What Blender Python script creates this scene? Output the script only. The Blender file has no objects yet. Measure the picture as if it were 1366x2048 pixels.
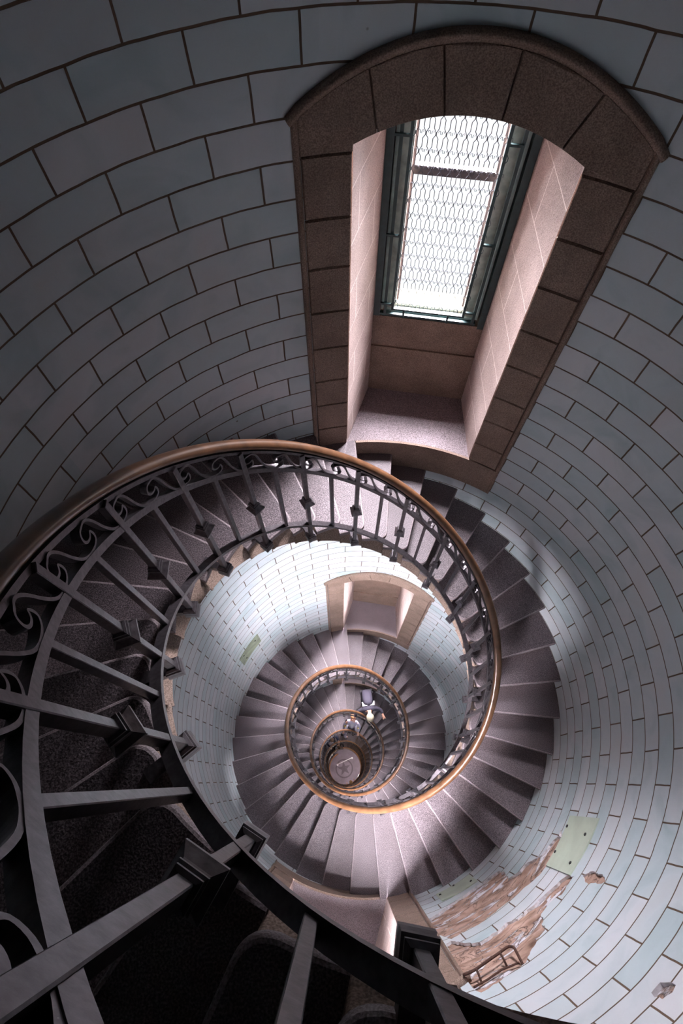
import bpy, bmesh, math, random
from mathutils import Vector, Matrix, geometry, noise
PI = math.pi
sc = bpy.context.scene
COL = sc.collection
rnd = random.Random(7)

# ------------------------------------------------------------------ measures of the place
R = 1.9                 # inner radius of the tower wall
H = 0.181516            # riser
TH0 = 1.20718           # azimuth of the front edge of step 0
DK = math.radians(10)   # 36 steps to a turn, going down clockwise
RI = 1.0576             # inner end of the treads
RB = 0.977              # radius of the iron railing
FLOOR = -38.5
CEIL = 9.0
K0, K1 = -42, 211       # first and last step
ZC, CH = 0.385, 0.1833  # tile courses
def az(k): return TH0 - k * DK
def P(k, r, z): a = az(k); return Vector((r * math.cos(a), r * math.sin(a), z))
def ln(k): return -k * H

# ------------------------------------------------------------------ object helpers
def prop(o, label=None, cat=None, group=None, kind=None):
    for n, v in (('label', label), ('category', cat), ('group', group), ('kind', kind)):
        if v: o[n] = v
    return o
def mk(name, verts, faces, mat, parent=None, smooth=False, uv=None, mats=None, fm=None):
    me = bpy.data.meshes.new(name); me.from_pydata([tuple(v) for v in verts], [], faces)
    if uv is not None:
        l = me.uv_layers.new(name='UVMap')
        for lp in me.loops: l.data[lp.index].uv = uv[lp.vertex_index]
    for m in (mats or [mat]): me.materials.append(m)
    if fm:
        for i, p in enumerate(me.polygons): p.material_index = fm[i]
    if smooth:
        for p in me.polygons: p.use_smooth = True
    me.update()
    o = bpy.data.objects.new(name, me); COL.objects.link(o)
    if parent: o.parent = parent
    return o
def empty(name, loc=(0, 0, 0), rz=0):
    o = bpy.data.objects.new(name, None); COL.objects.link(o); o.location = loc; o.rotation_euler = (0, 0, rz)
    o.empty_display_size = .1; return o
class MB:
    def __init__(s): s.v = []; s.f = []; s.m = []
    def add(s, vs, fs, m=0):
        b = len(s.v); s.v += [Vector(v) for v in vs]; s.f += [tuple(i + b for i in f) for f in fs]; s.m += [m] * len(fs)
    def hexa(s, c, m=0):   # 8 corners: bottom ring 0-3, top ring 4-7
        s.add(c, [(3, 2, 1, 0), (4, 5, 6, 7), (0, 1, 5, 4), (1, 2, 6, 5), (2, 3, 7, 6), (3, 0, 4, 7)], m)
    def box(s, c, ax, ay, azv, m=0):
        c, ax, ay, azv = Vector(c), Vector(ax), Vector(ay), Vector(azv)
        s.hexa([c + sx * ax + sy * ay + sz * azv for sz in (-1, 1) for sx, sy in ((-1, -1), (1, -1), (1, 1), (-1, 1))], m)
    def loft(s, rings, closed=True, cap=True, m=0):
        n = len(rings[0]); b = len(s.v)
        for r in rings: s.v += [Vector(p) for p in r]
        fs = []
        for i in range(len(rings) - 1):
            for j in range(n if closed else n - 1):
                k = (j + 1) % n
                fs.append((b + i * n + j, b + i * n + k, b + (i + 1) * n + k, b + (i + 1) * n + j))
        if cap and closed:
            fs.append(tuple(b + j for j in range(n))[::-1]); fs.append(tuple(b + (len(rings) - 1) * n + j for j in range(n)))
        s.f += fs; s.m += [m] * len(fs)
    def tube(s, pts, r, n=6, m=0, cap=True):
        pts = [Vector(p) for p in pts]; rings = []; up = None
        for i, p in enumerate(pts):
            t = (pts[min(i + 1, len(pts) - 1)] - pts[max(i - 1, 0)]).normalized()
            if up is None: up = Vector((0, 0, 1)) if abs(t.z) < .9 else Vector((1, 0, 0))
            x = t.cross(up).normalized(); y = x.cross(t).normalized(); up = y
            rr = r[i] if isinstance(r, (list, tuple)) else r
            rings.append([p + rr * (math.cos(2 * PI * j / n) * x + math.sin(2 * PI * j / n) * y) for j in range(n)])
        s.loft(rings, True, cap, m)
    def build(s, name, mat, parent=None, smooth=False, mats=None, bevel=0):
        o = mk(name, s.v, s.f, mat, parent, smooth, mats=mats, fm=s.m if mats else None)
        bm = bmesh.new(); bm.from_mesh(o.data); bmesh.ops.recalc_face_normals(bm, faces=bm.faces)
        if bevel:
            e = [e for e in bm.edges if len(e.link_faces) == 2 and e.calc_face_angle(0) > .6]
            bmesh.ops.bevel(bm, geom=e, offset=bevel, segments=1, affect='EDGES', clamp_overlap=True)
        bm.to_mesh(o.data); bm.free()
        return o

# ------------------------------------------------------------------ materials
def newmat(name):
    m = bpy.data.materials.new(name); m.use_nodes = True; nt = m.node_tree
    return m, nt, nt.nodes['Principled BSDF']
def N(nt, t, **kw):
    n = nt.nodes.new(t)
    for k, v in kw.items():
        if hasattr(n, k): setattr(n, k, v)
        else: n.inputs[k.replace('_', ' ')].default_value = v
    return n
def ramp(nt, fac, stops):
    r = nt.nodes.new('ShaderNodeValToRGB'); nt.links.new(fac, r.inputs[0]); e = r.color_ramp.elements
    while len(e) < len(stops): e.new(.5)
    for i, (p, c) in enumerate(stops): e[i].position = p; e[i].color = (*c, 1)
    return r
def mixc(nt, f, a, b, mode='MIX'):
    n = nt.nodes.new('ShaderNodeMix'); n.data_type = 'RGBA'; n.blend_type = mode
    for s, i in ((f, 0), (a, 6), (b, 7)):
        if isinstance(s, (int, float)): n.inputs[i].default_value = s
        elif isinstance(s, tuple): n.inputs[i].default_value = (*s, 1)
        else: nt.links.new(s, n.inputs[i])
    return n.outputs[2]
def objco(nt):   # coordinates in metres that stay fixed to the place
    return nt.nodes.new('ShaderNodeNewGeometry').outputs['Position']
def stone(name, c0, c1, c2, grain=260, rough=.75, bump=.35, blotch=3.0, sheen=0):
    m, nt, b = newmat(name); co = objco(nt)
    n1 = N(nt, 'ShaderNodeTexNoise', Scale=grain, Detail=3.0); n2 = N(nt, 'ShaderNodeTexNoise', Scale=blotch, Detail=5.0)
    for n in (n1, n2): nt.links.new(co, n.inputs['Vector'])
    r1 = ramp(nt, n1.outputs[0], [(.36, c0), (.5, c1), (.66, c2)])
    r2 = ramp(nt, n2.outputs[0], [(.3, (.72, .70, .68)), (.7, (1, 1, 1))])
    c = mixc(nt, 1.0, r1.outputs[0], r2.outputs[0], 'MULTIPLY'); nt.links.new(c, b.inputs['Base Color'])
    b.inputs['Roughness'].default_value = rough
    bu = N(nt, 'ShaderNodeBump', Strength=bump, Distance=.004); n3 = N(nt, 'ShaderNodeTexNoise', Scale=grain * .5, Detail=4.0)
    nt.links.new(co, n3.inputs['Vector']); nt.links.new(n3.outputs[0], bu.inputs['Height']); nt.links.new(bu.outputs[0], b.inputs['Normal'])
    return m
M = {}
M['granite'] = stone('speckled_granite', (.042, .034, .036), (.128, .103, .114), (.28, .225, .252), 210, .62, .5, 2.2)
M['worn_lit'] = stone('worn_lit_pale_granite', (.16, .125, .13), (.27, .22, .235), (.40, .33, .35), 210, .62, .5, 3)
M['warm'] = stone('unpolished_warm_stone', (.17, .115, .09), (.29, .205, .165), (.42, .31, .26), 170, .8, .5, 3)
M['platform'] = stone('niche_floor_stone', (.09, .07, .075), (.22, .175, .19), (.38, .31, .34), 210, .7, .5, 2.2)
M['sandstone'] = stone('brown_sandstone', (.155, .102, .076), (.245, .168, .132), (.35, .25, .20), 160, .8, .5, 5)
M['palestone'] = stone('pale_pink_stone', (.36, .27, .25), (.56, .44, .41), (.72, .58, .55), 190, .8, .6, 3)

def jambmat():
    m = stone('jointed_pink_stone', (.36, .27, .25), (.54, .42, .39), (.70, .56, .53), 190, .8, .6, 3); nt = m.node_tree; b = nt.nodes['Principled BSDF']
    uv = N(nt, 'ShaderNodeUVMap'); br = N(nt, 'ShaderNodeTexBrick'); br.offset = .5
    for k, v in (('Scale', 1.0), ('Mortar Size', .004), ('Mortar Smooth', .3), ('Brick Width', .62), ('Row Height', .32), ('Bias', 0.0)): br.inputs[k].default_value = v
    nt.links.new(uv.outputs[0], br.inputs[0])
    old = b.inputs['Base Color'].links[0].from_socket
    c = mixc(nt, br.outputs['Fac'], old, (.80, .70, .66)); nt.links.new(c, b.inputs['Base Color'])
    return m
M['jamb'] = jambmat()

def tilemat():
    m, nt, b = newmat('glazed_opaline_tile'); co = objco(nt)
    uv = N(nt, 'ShaderNodeUVMap'); br = N(nt, 'ShaderNodeTexBrick'); br.offset = .5; br.offset_frequency = 2
    for k, v in (('Scale', 1.0), ('Mortar Size', .0056), ('Mortar Smooth', .25), ('Brick Width', .44215), ('Row Height', CH), ('Bias', 0.0)): br.inputs[k].default_value = v
    br.inputs['Color1'].default_value = (.47, .555, .585, 1); br.inputs['Color2'].default_value = (.61, .625, .66, 1); br.inputs['Mortar'].default_value = (.12, .075, .05, 1)
    # slightly hand-laid joints
    wn = N(nt, 'ShaderNodeTexNoise', Scale=5.0, Detail=2.0); nt.links.new(co, wn.inputs['Vector'])
    sub = N(nt, 'ShaderNodeVectorMath', operation='SUBTRACT'); nt.links.new(wn.outputs['Color'], sub.inputs[0]); sub.inputs[1].default_value = (.5, .5, .5)
    sca = N(nt, 'ShaderNodeVectorMath', operation='SCALE'); nt.links.new(sub.outputs[0], sca.inputs[0]); sca.inputs['Scale'].default_value = .012
    ad = N(nt, 'ShaderNodeVectorMath', operation='ADD'); nt.links.new(uv.outputs[0], ad.inputs[0]); nt.links.new(sca.outputs[0], ad.inputs[1]); nt.links.new(ad.outputs[0], br.inputs[0])
    n2 = N(nt, 'ShaderNodeTexNoise', Scale=2.6, Detail=6.0, Distortion=1.2); nt.links.new(co, n2.inputs['Vector'])
    r2 = ramp(nt, n2.outputs[0], [(.3, (.80, .86, .86)), (.52, (1, 1, 1)), (.75, (1.0, .955, .94))])
    c = mixc(nt, 1.0, br.outputs['Color'], r2.outputs[0], 'MULTIPLY')
    # small chips and scratches
    v = N(nt, 'ShaderNodeTexVoronoi', Scale=2.3); nt.links.new(co, v.inputs['Vector'])
    r3 = ramp(nt, v.outputs['Distance'], [(.012, (1, 1, 1)), (.022, (0, 0, 0))])
    c = mixc(nt, r3.outputs[0], c, (.13, .10, .09)); nt.links.new(c, b.inputs['Base Color'])
    rr = N(nt, 'ShaderNodeMapRange'); nt.links.new(br.outputs['Fac'], rr.inputs[0]); rr.inputs[3].default_value = .33; rr.inputs[4].default_value = .9
    nt.links.new(rr.outputs[0], b.inputs['Roughness'])
    h = N(nt, 'ShaderNodeMath', operation='MULTIPLY_ADD'); nt.links.new(br.outputs['Fac'], h.inputs[0]); h.inputs[1].default_value = -1.0
    nb = N(nt, 'ShaderNodeTexNoise', Scale=1.8, Detail=1.0); nt.links.new(co, nb.inputs['Vector']); nt.links.new(nb.outputs[0], h.inputs[2])
    bu = N(nt, 'ShaderNodeBump', Strength=.6, Distance=.006); nt.links.new(h.outputs[0], bu.inputs['Height']); nt.links.new(bu.outputs[0], b.inputs['Normal'])
    return m
M['tile'] = tilemat()

def simple(name, col, rough=.5, metal=0.0, nscale=0, namp=.25, bump=0):
    m, nt, b = newmat(name); b.inputs['Roughness'].default_value = rough; b.inputs['Metallic'].default_value = metal
    b.inputs['Base Color'].default_value = (*col, 1)
    if nscale:
        co = N(nt, 'ShaderNodeTexCoord').outputs['Object']; n = N(nt, 'ShaderNodeTexNoise', Scale=nscale, Detail=5.0); nt.links.new(co, n.inputs['Vector'])
        r = ramp(nt, n.outputs[0], [(.3, tuple(x * (1 - namp) for x in col)), (.7, tuple(min(1, x * (1 + namp)) for x in col))])
        nt.links.new(r.outputs[0], b.inputs['Base Color'])
        if bump:
            bu = N(nt, 'ShaderNodeBump', Strength=bump, Distance=.004); nt.links.new(n.outputs[0], bu.inputs['Height']); nt.links.new(bu.outputs[0], b.inputs['Normal'])
    return m
M['iron'] = simple('painted_wrought_iron', (.11, .096, .105), .38, .78, 60, .3, .15)
M['rail'] = simple('varnished_brown_rail', (.135, .062, .03), .3, .15, 12, .35)
M['green'] = simple('dark_green_paint', (.012, .035, .036), .4, 0, 30, .3)
M['wood'] = simple('weathered_grey_wood', (.40, .36, .30), .8, 0, 14, .35, .3)
M['bead'] = simple('pale_green_bead', (.42, .52, .48), .6, 0, 20, .2)
M['sash'] = simple('brown_sash', (.07, .05, .05), .6, 0, 20, .2)
M['wire'] = simple('grille_wire', (.06, .06, .075), .4, .6, 40, .2)
M['plate'] = simple('pale_green_plate', (.47, .53, .43), .45, 0, 5, .12)
M['plate2'] = simple('olive_green_plate', (.22, .25, .17), .45, 0, 9, .4)
M['screw'] = simple('black_screw', (.03, .03, .03), .5, .5, 30, .2)
M['rust'] = simple('rusty_iron', (.075, .035, .025), .75, .4, 60, .4, .4)
M['edge'] = simple('broken_tile_edge', (.62, .60, .62), .6, 0, 30, .25, .4)
M['leaf'] = simple('outer_ledge', (.09, .09, .06), .8, 0, 8, .2)
M['drum'] = simple('brown_panelling', (.20, .085, .03), .5, 0, 6, .3)
M['disc'] = stone('grey_pink_floor_stone', (.14, .115, .135), (.25, .205, .245), (.33, .28, .33), 60, .6, .2, 2)
M['star'] = stone('dark_star_stone', (.09, .07, .085), (.13, .105, .125), (.18, .15, .17), 60, .6, .2, 2)
M['ceil'] = simple('ceiling_boards', (.10, .085, .075), .9, 0, 3, .15)
def masonry():
    m, nt, b = newmat('bare_brown_masonry'); co = N(nt, 'ShaderNodeTexCoord').outputs['UV']
    mp = N(nt, 'ShaderNodeMapping'); mp.inputs['Scale'].default_value = (1.2, 2.0, 1); nt.links.new(co, mp.inputs[0])
    n = N(nt, 'ShaderNodeTexNoise', Scale=5.5, Detail=9.0, Distortion=.4); nt.links.new(mp.outputs[0], n.inputs['Vector'])
    r = ramp(nt, n.outputs[0], [(.28, (.12, .065, .045)), (.42, (.30, .185, .14)), (.6, (.46, .30, .24)), (.78, (.56, .40, .33))])
    n2 = N(nt, 'ShaderNodeTexNoise', Scale=4.2, Detail=8.0, Distortion=.8); mp2 = N(nt, 'ShaderNodeMapping'); mp2.inputs['Scale'].default_value = (1, 2.4, 1); mp2.inputs['Location'].default_value = (3.1, 1.7, 0)
    nt.links.new(co, mp2.inputs[0]); nt.links.new(mp2.outputs[0], n2.inputs['Vector'])
    f = ramp(nt, n2.outputs[0], [(.555, (0, 0, 0)), (.60, (1, 1, 1))])
    c = mixc(nt, f.outputs[0], r.outputs[0], (.66, .63, .68))
    w = N(nt, 'ShaderNodeTexNoise', Scale=2.2, Detail=7.0, Distortion=1.5); nt.links.new(mp.outputs[0], w.inputs['Vector'])
    cr = ramp(nt, w.outputs[0], [(.485, (0, 0, 0)), (.5, (1, 1, 1)), (.515, (0, 0, 0))])
    c = mixc(nt, cr.outputs[0], c, (.08, .045, .035)); nt.links.new(c, b.inputs['Base Color']); b.inputs['Roughness'].default_value = .9
    ma = N(nt, 'ShaderNodeMath', operation='ADD'); nt.links.new(n.outputs[0], ma.inputs[0]); nt.links.new(f.outputs[0], ma.inputs[1])
    bu = N(nt, 'ShaderNodeBump', Strength=1.0, Distance=.02); nt.links.new(ma.outputs[0], bu.inputs['Height']); nt.links.new(bu.outputs[0], b.inputs['Normal'])
    return m
M['masonry'] = masonry()
def glassmat():
    m = bpy.data.materials.new('dusty_window_glass'); m.use_nodes = True; nt = m.node_tree; nt.nodes.clear()
    o = N(nt, 'ShaderNodeOutputMaterial'); t = N(nt, 'ShaderNodeBsdfTransparent'); g = N(nt, 'ShaderNodeBsdfGlossy'); mx = N(nt, 'ShaderNodeMixShader')
    t.inputs[0].default_value = (.97, .98, .98, 1); g.inputs['Roughness'].default_value = .05; mx.inputs[0].default_value = .06
    nt.links.new(t.outputs[0], mx.inputs[1]); nt.links.new(g.outputs[0], mx.inputs[2]); nt.links.new(mx.outputs[0], o.inputs[0]); return m
M['glass'] = glassmat()

# ------------------------------------------------------------------ windows: where they stand
WIN = []
for n in range(11):
    WIN.append(dict(n=n, kc=-.635 + 18 * n, zf=.363 - 18 * H * n, so=(2.59 if n == 0 else 2.93)))
HO, HI = 2.43, 1.585                  # half widths in steps (10 degrees each)
def arch_o(w, x): return w['zf'] + w['so'] + .275 * (1 - (x / HO) ** 2)
def arch_i(w, x): return w['zf'] + w['so'] - .14 + .125 * (1 - (x / HI) ** 2)

# ------------------------------------------------------------------ the tower wall, opened at every window
def UV(k, z): return ((k + 4.2) * .331614, z - ZC)
ZONES = [
 [(10.99,-.924),(11.14,-.906),(11.43,-1.014),(11.72,-1.043),(11.96,-1.165),(12.13,-1.26),(12.32,-1.243),(12.48,-1.295),(12.64,-1.351),(12.54,-1.533),(12.59,-1.7),(12.94,-1.789),(13.3,-1.838),(13.84,-1.822),(14.24,-1.801),(14.72,-1.686),(14.93,-1.607),(14.93,-1.088),(14.73,-.862),(14.44,-.911),(13.93,-.893),(13.6,-.917),(13.25,-.92),(12.72,-.898),(12.45,-.853),(12.12,-.81),(11.93,-.805),(11.73,-.799),(11.43,-.845),(11.22,-.806)],
 [(11.92,-.346),(12.14,-.414),(12.39,-.448),(12.63,-.477),(12.86,-.482),(13.04,-.513),(13.32,-.496),(13.53,-.577),(13.74,-.546),(13.95,-.555),(14.26,-.52),(14.42,-.582),(14.61,-.708),(14.76,-.83),(14.9,-.8),(14.93,-.38),(14.94,.014),(14.92,.205),(14.84,.271),(14.41,.224),(14.1,.191),(13.86,.187),(13.7,.114),(13.54,.059),(13.26,-.018),(13.13,-.03),(13.1,-.139),(12.97,-.202),(12.93,-.271),(12.76,-.289),(12.55,-.287),(12.37,-.23),(12.16,-.257),(11.9,-.25)],
 [(11.83,-.131),(11.67,-.037),(11.66,.115),(11.75,.225),(11.87,.129),(11.94,-.04)],
 [(12.99,1.242),(12.81,1.24),(12.73,1.336),(12.83,1.35),(12.98,1.329)]]
def jag(poly):
    out = []
    for i, a in enumerate(poly):
        b = poly[(i + 1) % len(poly)]; d = math.hypot((b[0] - a[0]) * .33, b[1] - a[1]); n = max(1, int(d / .025))
        for j in range(n):
            t = j / n; s = .011 if (0 < j and a[0] < 14.85) else 0
            out.append((a[0] + (b[0] - a[0]) * t + rnd.uniform(-s, s) * 3, a[1] + (b[1] - a[1]) * t + rnd.uniform(-s, s)))
    return out
ZJ = [jag(z) for z in ZONES]
PK0, PK1, PZ0, PZ1 = 10.5, 15.1, -2.6, 1.5       # the patch of wall that holds the broken tiles
V, F, U = [], [], []
def quad(ka, kb, za0, za1, zb0, zb1):
    b = len(V)
    for k, z in ((ka, za0), (kb, zb0), (kb, zb1), (ka, za1)): V.append(P(k, R, z)); U.append(UV(k, z))
    F.append((b, b + 1, b + 2, b + 3))
for c in range(360):
    ka, kb = -8 + c * .1, -8 + (c + 1) * .1; holes = []
    for w in WIN:
        for sh in range(-24, 25):
            xa, xb = ka + 36 * sh - w['kc'], kb + 36 * sh - w['kc']
            if xa > -2.36 and xb < 2.36:
                lo = w['zf'] - (.30 if xa > -1.38 else .03)
                if xa > 1.6: lo = w['zf'] - .30
                holes.append((lo, lo, arch_o(w, xa) - .03, arch_o(w, xb) - .03))
    for sh in range(-24, 25):
        xa = ka + 36 * sh
        if PK0 - 1e-6 < xa < PK1 - .05: holes.append((PZ0, PZ0, PZ1, PZ1))
    holes.sort(); za = zb = FLOOR
    for a0, b0, a1, b1 in holes:
        quad(ka, kb, za, a0, zb, b0); za, zb = a1, b1
    quad(ka, kb, za, CEIL, zb, CEIL)
# broken patch: triangulated around the jagged holes
pts = []; edges = []; 
def addloop(lp):
    b = len(pts); pts.extend(Vector((p[0] * .331614, p[1])) for p in lp); edges.extend((b + i, b + (i + 1) % len(lp)) for i in range(len(lp)))
nk = int(round((PK1 - PK0) / .1)); bl = [(PK0 + i * .1, PZ0) for i in range(nk)] + [(PK1, PZ0 + (PZ1 - PZ0) * i / 10) for i in range(10)] + [(PK1 - i * .1, PZ1) for i in range(nk)] + [(PK0, PZ1 - (PZ1 - PZ0) * i / 10) for i in range(10)]
addloop(bl)
for z in ZJ: addloop(z)
for i in range(1, nk):
    for j in range(1, 12): pts.append(Vector(((PK0 + i * .1) * .331614, PZ0 + (PZ1 - PZ0) * j / 12 + .003)))
vc, ec, fc, _, _, _ = geometry.delaunay_2d_cdt(pts, edges, [], 0, 1e-5, True)
def inside(x, y, poly):
    c = False; j = len(poly) - 1
    for i in range(len(poly)):
        if (poly[i][1] > y) != (poly[j][1] > y) and x < (poly[j][0] - poly[i][0]) * (y - poly[i][1]) / (poly[j][1] - poly[i][1]) + poly[i][0]: c = not c
        j = i
    return c
b0 = len(V)
for p in vc: k = p.x / .331614; V.append(P(k, R, p.y)); U.append(UV(k, p.y))
for f in fc:
    cx = sum(vc[i].x for i in f) / len(f) / .331614; cy = sum(vc[i].y for i in f) / len(f)
    if not any(inside(cx, cy, z) for z in ZJ): F.append(tuple(b0 + i for i in f))
bmw = mk('wall_round', V, F, M['tile'], uv=U); prop(bmw, kind='structure')
bm = bmesh.new(); bm.from_mesh(bmw.data)
for f in bm.faces:
    c = f.calc_center_median()
    f.normal_update()
    if f.normal.dot(Vector((c.x, c.y, 0))) > 0: f.normal_flip()
bm.to_mesh(bmw.data); bm.free()
mb = MB()
for z in ZJ:
    n = len(z)
    for i in range(n):
        a, b = z[i], z[(i + 1) % n]
        mb.add([P(a[0], R, a[1]), P(b[0], R, b[1]), P(b[0], R + .02, b[1]), P(a[0], R + .02, a[1])], [(0, 1, 2, 3)])
mb.build('broken_tile_edge', M['edge'], bmw)
# bare masonry behind the missing tiles, with real relief
V, F, U = [], [], []
nk, nz = 150, 150
for i in range(nk + 1):
    for j in range(nz + 1):
        k = 10.4 + 4.6 * i / nk; z = -2.0 + 3.5 * j / nz
        q = Vector((k * .33 * 2.2, z * 6.5, 0)); d = noise.fractal(q, 1.0, 2.0, 4) * .016 + noise.noise(Vector((k * 1.2, z * 18, 4))) * .007
        V.append(P(k, R + .019 - max(-.014, min(.010, d * .8)), z)); U.append((k * .33, z))
for i in range(nk):
    for j in range(nz): a = i * (nz + 1) + j; F.append((a, a + nz + 1, a + nz + 2, a + 1))
mk('bare_masonry', V, F, M['masonry'], bmw, True, uv=U)

# ------------------------------------------------------------------ floor and ceiling
def disc(name, r, z, mat, n=96, parent=None, r0=0):
    m = MB()
    if r0: m.add([(rr * math.cos(2 * PI * i / n), rr * math.sin(2 * PI * i / n), z) for i in range(n) for rr in (r0, r)], [(2 * i, 2 * i + 1, (2 * i + 3) % (2 * n), (2 * i + 2) % (2 * n)) for i in range(n)])
    else: m.add([(r * math.cos(2 * PI * i / n), r * math.sin(2 * PI * i / n), z) for i in range(n)], [tuple(range(n))])
    return m.build(name, mat, parent)
fl = disc('floor', R + .05, FLOOR, M['disc']); prop(fl, kind='structure')
st = MB()
for i in range(5):     # five-pointed star inlaid in the paving, with a ring round it
    a = 2 * PI * i / 5 + PI / 2 + .1; o = Vector((.48 * math.cos(a), .48 * math.sin(a), FLOOR + .004)); c = Vector((0, 0, FLOOR + .004))
    l = Vector((.19 * math.cos(a + PI / 5), .19 * math.sin(a + PI / 5), FLOOR + .004)); r = Vector((.19 * math.cos(a - PI / 5), .19 * math.sin(a - PI / 5), FLOOR + .004))
    st.add([c, r, o, l], [(0, 1, 2, 3)])
st.build('star_inlay', M['star'], fl); disc('ring_inlay', .62, FLOOR + .004, M['star'], parent=fl, r0=.53)
ce = disc('ceiling', R + .05, CEIL, M['ceil']); prop(ce, kind='structure')

# ------------------------------------------------------------------ stone steps
def step_mesh():
    r0, r1 = RI, R + .004; rc = .062
    def outline(front, inner, rcorn):
        # plan outline in the step's own frame: front edge on azimuth 0, body towards +azimuth (up the stair)
        pts = []; fo = front; ri = r0 + inner
        for i in range(7):
            t = i / 6; pts.append((r1 - .002 * 0, fo)) if i == 0 else pts.append((r1 + (ri + rcorn - r1) * t, fo))
        for i in range(1, 8):
            a = PI / 2 * i / 8; pts.append((ri + rcorn - rcorn * math.sin(a), fo + rcorn - rcorn * math.cos(a)))
        a0 = math.asin((fo + rcorn) / ri); a1 = DK + .02 / ri
        for i in range(0, 9):
            a = a0 + (a1 - a0) * i / 8; pts.append((ri * math.cos(a), ri * math.sin(a)))
        d = Vector((math.cos(DK), math.sin(DK))); nn = Vector((-d.y, d.x)) * .02
        for i in range(1, 6):
            q = d * (ri + (r1 - ri) * i / 6) + nn; pts.append((q.x, q.y))
        a1 = DK + .02 / r1
        for i in range(0, 10):
            a = a1 * (1 - i / 10); pts.append((r1 * math.cos(a), r1 * math.sin(a)))
        return pts
    rings = []
    for z, fr, inn, rcn in ((0, .012, .012, .055), (-.004, .004, .004, .062), (-.013, 0, 0, .065), (-.042, 0, 0, .065), (-.052, .004, .004, .06), (-.056, .018, .022, .05)):
        rings.append([(x, y, z) for x, y in outline(fr, inn, rcn)])
    for g, fr, inn, rcn in ((.12, .02, .034, .03), (.3, .02, .038, .012), (.5, .02, .026, .008), (.72, .02, .004, .008), (.9, .02, -.010, .008), (1, .02, -.004, .008)):
        # the underside rises with the stair, leaving only a small step from block to block
        rings.append([(x, y, -.056 + g * (-.34 + .165 * min(1, max(0, math.atan2(y, x) / DK)) + .056)) for x, y in outline(fr, inn, rcn)])
    m = MB(); nr = len(rings[0])
    m.loft(rings[:4], cap=False, m=0); m.m = [1 if i // nr < 1 or 5 <= i % nr <= 22 else 0 for i in range(len(m.m))]  # worn top edge pale; inner ends paler too, light from the well painted in
    m.loft(rings[3:], cap=False, m=2)
    m.add(rings[0], [tuple(range(nr))], 0); m.add(rings[-1], [tuple(range(nr))], 2); return m
sm = step_mesh(); SMATS = [M['granite'], M['worn_lit'], M['warm']]
stair = empty('spiral_staircase', (0, 0, FLOOR))
prop(stair, 'granite spiral staircase winding down round the open well', 'stairs')
first = None
VIS = list(range(-17, 83))
for k in VIS:
    if first is None:
        first = sm.build('stair_step', M['granite'], stair, mats=SMATS); o = first
        for p in o.data.polygons: p.use_smooth = len(p.vertices) == 4 and abs(p.normal.z) < .98
        bmx = bmesh.new(); bmx.from_mesh(o.data); bmesh.ops.remove_doubles(bmx, verts=bmx.verts, dist=1e-5); bmesh.ops.recalc_face_normals(bmx, faces=bmx.faces)
        for e in bmx.edges: e.smooth = e.calc_face_angle(0) < .6
        bmx.to_mesh(o.data); bmx.free()
    else:
        o = first.copy(); COL.objects.link(o); o.parent = stair
    o.location = (0, 0, ln(k) - FLOOR); o.rotation_euler = (0, 0, az(k))
m = MB()
for k in range(K0, K1 + 1):
    if k in VIS: continue
    mt = Matrix.Translation((0, 0, ln(k) - FLOOR)) @ Matrix.Rotation(az(k), 4, 'Z')
    m.add([mt @ v for v in sm.v], sm.f); m.m[-len(sm.m):] = sm.m
o = m.build('stair_step', M['granite'], stair, mats=SMATS); o['kind'] = 'stuff'

# ------------------------------------------------------------------ iron railing
rail = empty('spiral_railing', (0, 0, FLOOR)); prop(rail, 'wrought iron stair railing with scrollwork and a brown rounded handrail', 'railing')
def helix_bar(name, prof, ka, kb, mat, dz, r0=RB, smooth=False, stp=.25):
    rings = []; k = ka
    while k <= kb + 1e-6:
        rings.append([P(k, r0 + a, ln(k) + dz + b - FLOOR) for a, b in prof]); k += stp
    m = MB(); m.loft(rings); return m.build(name, mat, rail, smooth)
KA, KB = -40.0, 178.0
hp = [(.031 * math.cos(2 * PI * i / 14), .032 * math.sin(2 * PI * i / 14)) for i in range(14)]
helix_bar('handrail', hp, KA, KB, M['rail'], 1.036, .998, True)
helix_bar('rail_strip', [(-.018, -.012), (.018, -.012), (.018, .012), (-.018, .012)], KA, KB, M['iron'], .995, .988)
helix_bar('upper_bar', [(-.014, -.02), (.014, -.02), (.014, .02), (-.014, .02)], KA, KB, M['iron'], .831)
helix_bar('lower_bar', [(-.019, -.014), (.019, -.014), (.019, .014), (-.019, .014)], KA, KB, M['iron'], .106)
KP = -3.564
def at_k(o, k): o.location = (0, 0, ln(k) - FLOOR); o.rotation_euler = (0, 0, az(k))
def copies(parts, ks):
    """parts: list of (object, [sub objects]) already placed at ks[0]; one copy of each for every other k"""
    for k in ks:
        for o, subs in parts:
            c = o.copy(); COL.objects.link(c); c.parent = rail; at_k(c, k)
            for s in subs:
                d = s.copy(); COL.objects.link(d); d.parent = c
def ring_sq(w, z, wr=None): wr = wr or w; return [(RB - wr, -w, z), (RB + wr, -w, z), (RB + wr, w, z), (RB - wr, w, z)]
plain = MB(); plain.loft([ring_sq(.0115, .10), ring_sq(.0115, .83)])
main = MB(); main.loft([[(x - .003, y, z) for x, y, z in ring_sq(.013, zz, .0145)] for zz in (-.10, .995)])
collar = MB()
collar.loft([[(x - .003, y, q) for x, y, q in ring_sq(a, z)] for z, a in ((.502, .015), (.497, .021), (.490, .021), (.487, .017), (.481, .024), (.474, .024), (.471, .019), (.458, .023), (.442, .034), (.438, .037), (.428, .037), (.422, .016))])
foot = MB()
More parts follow.
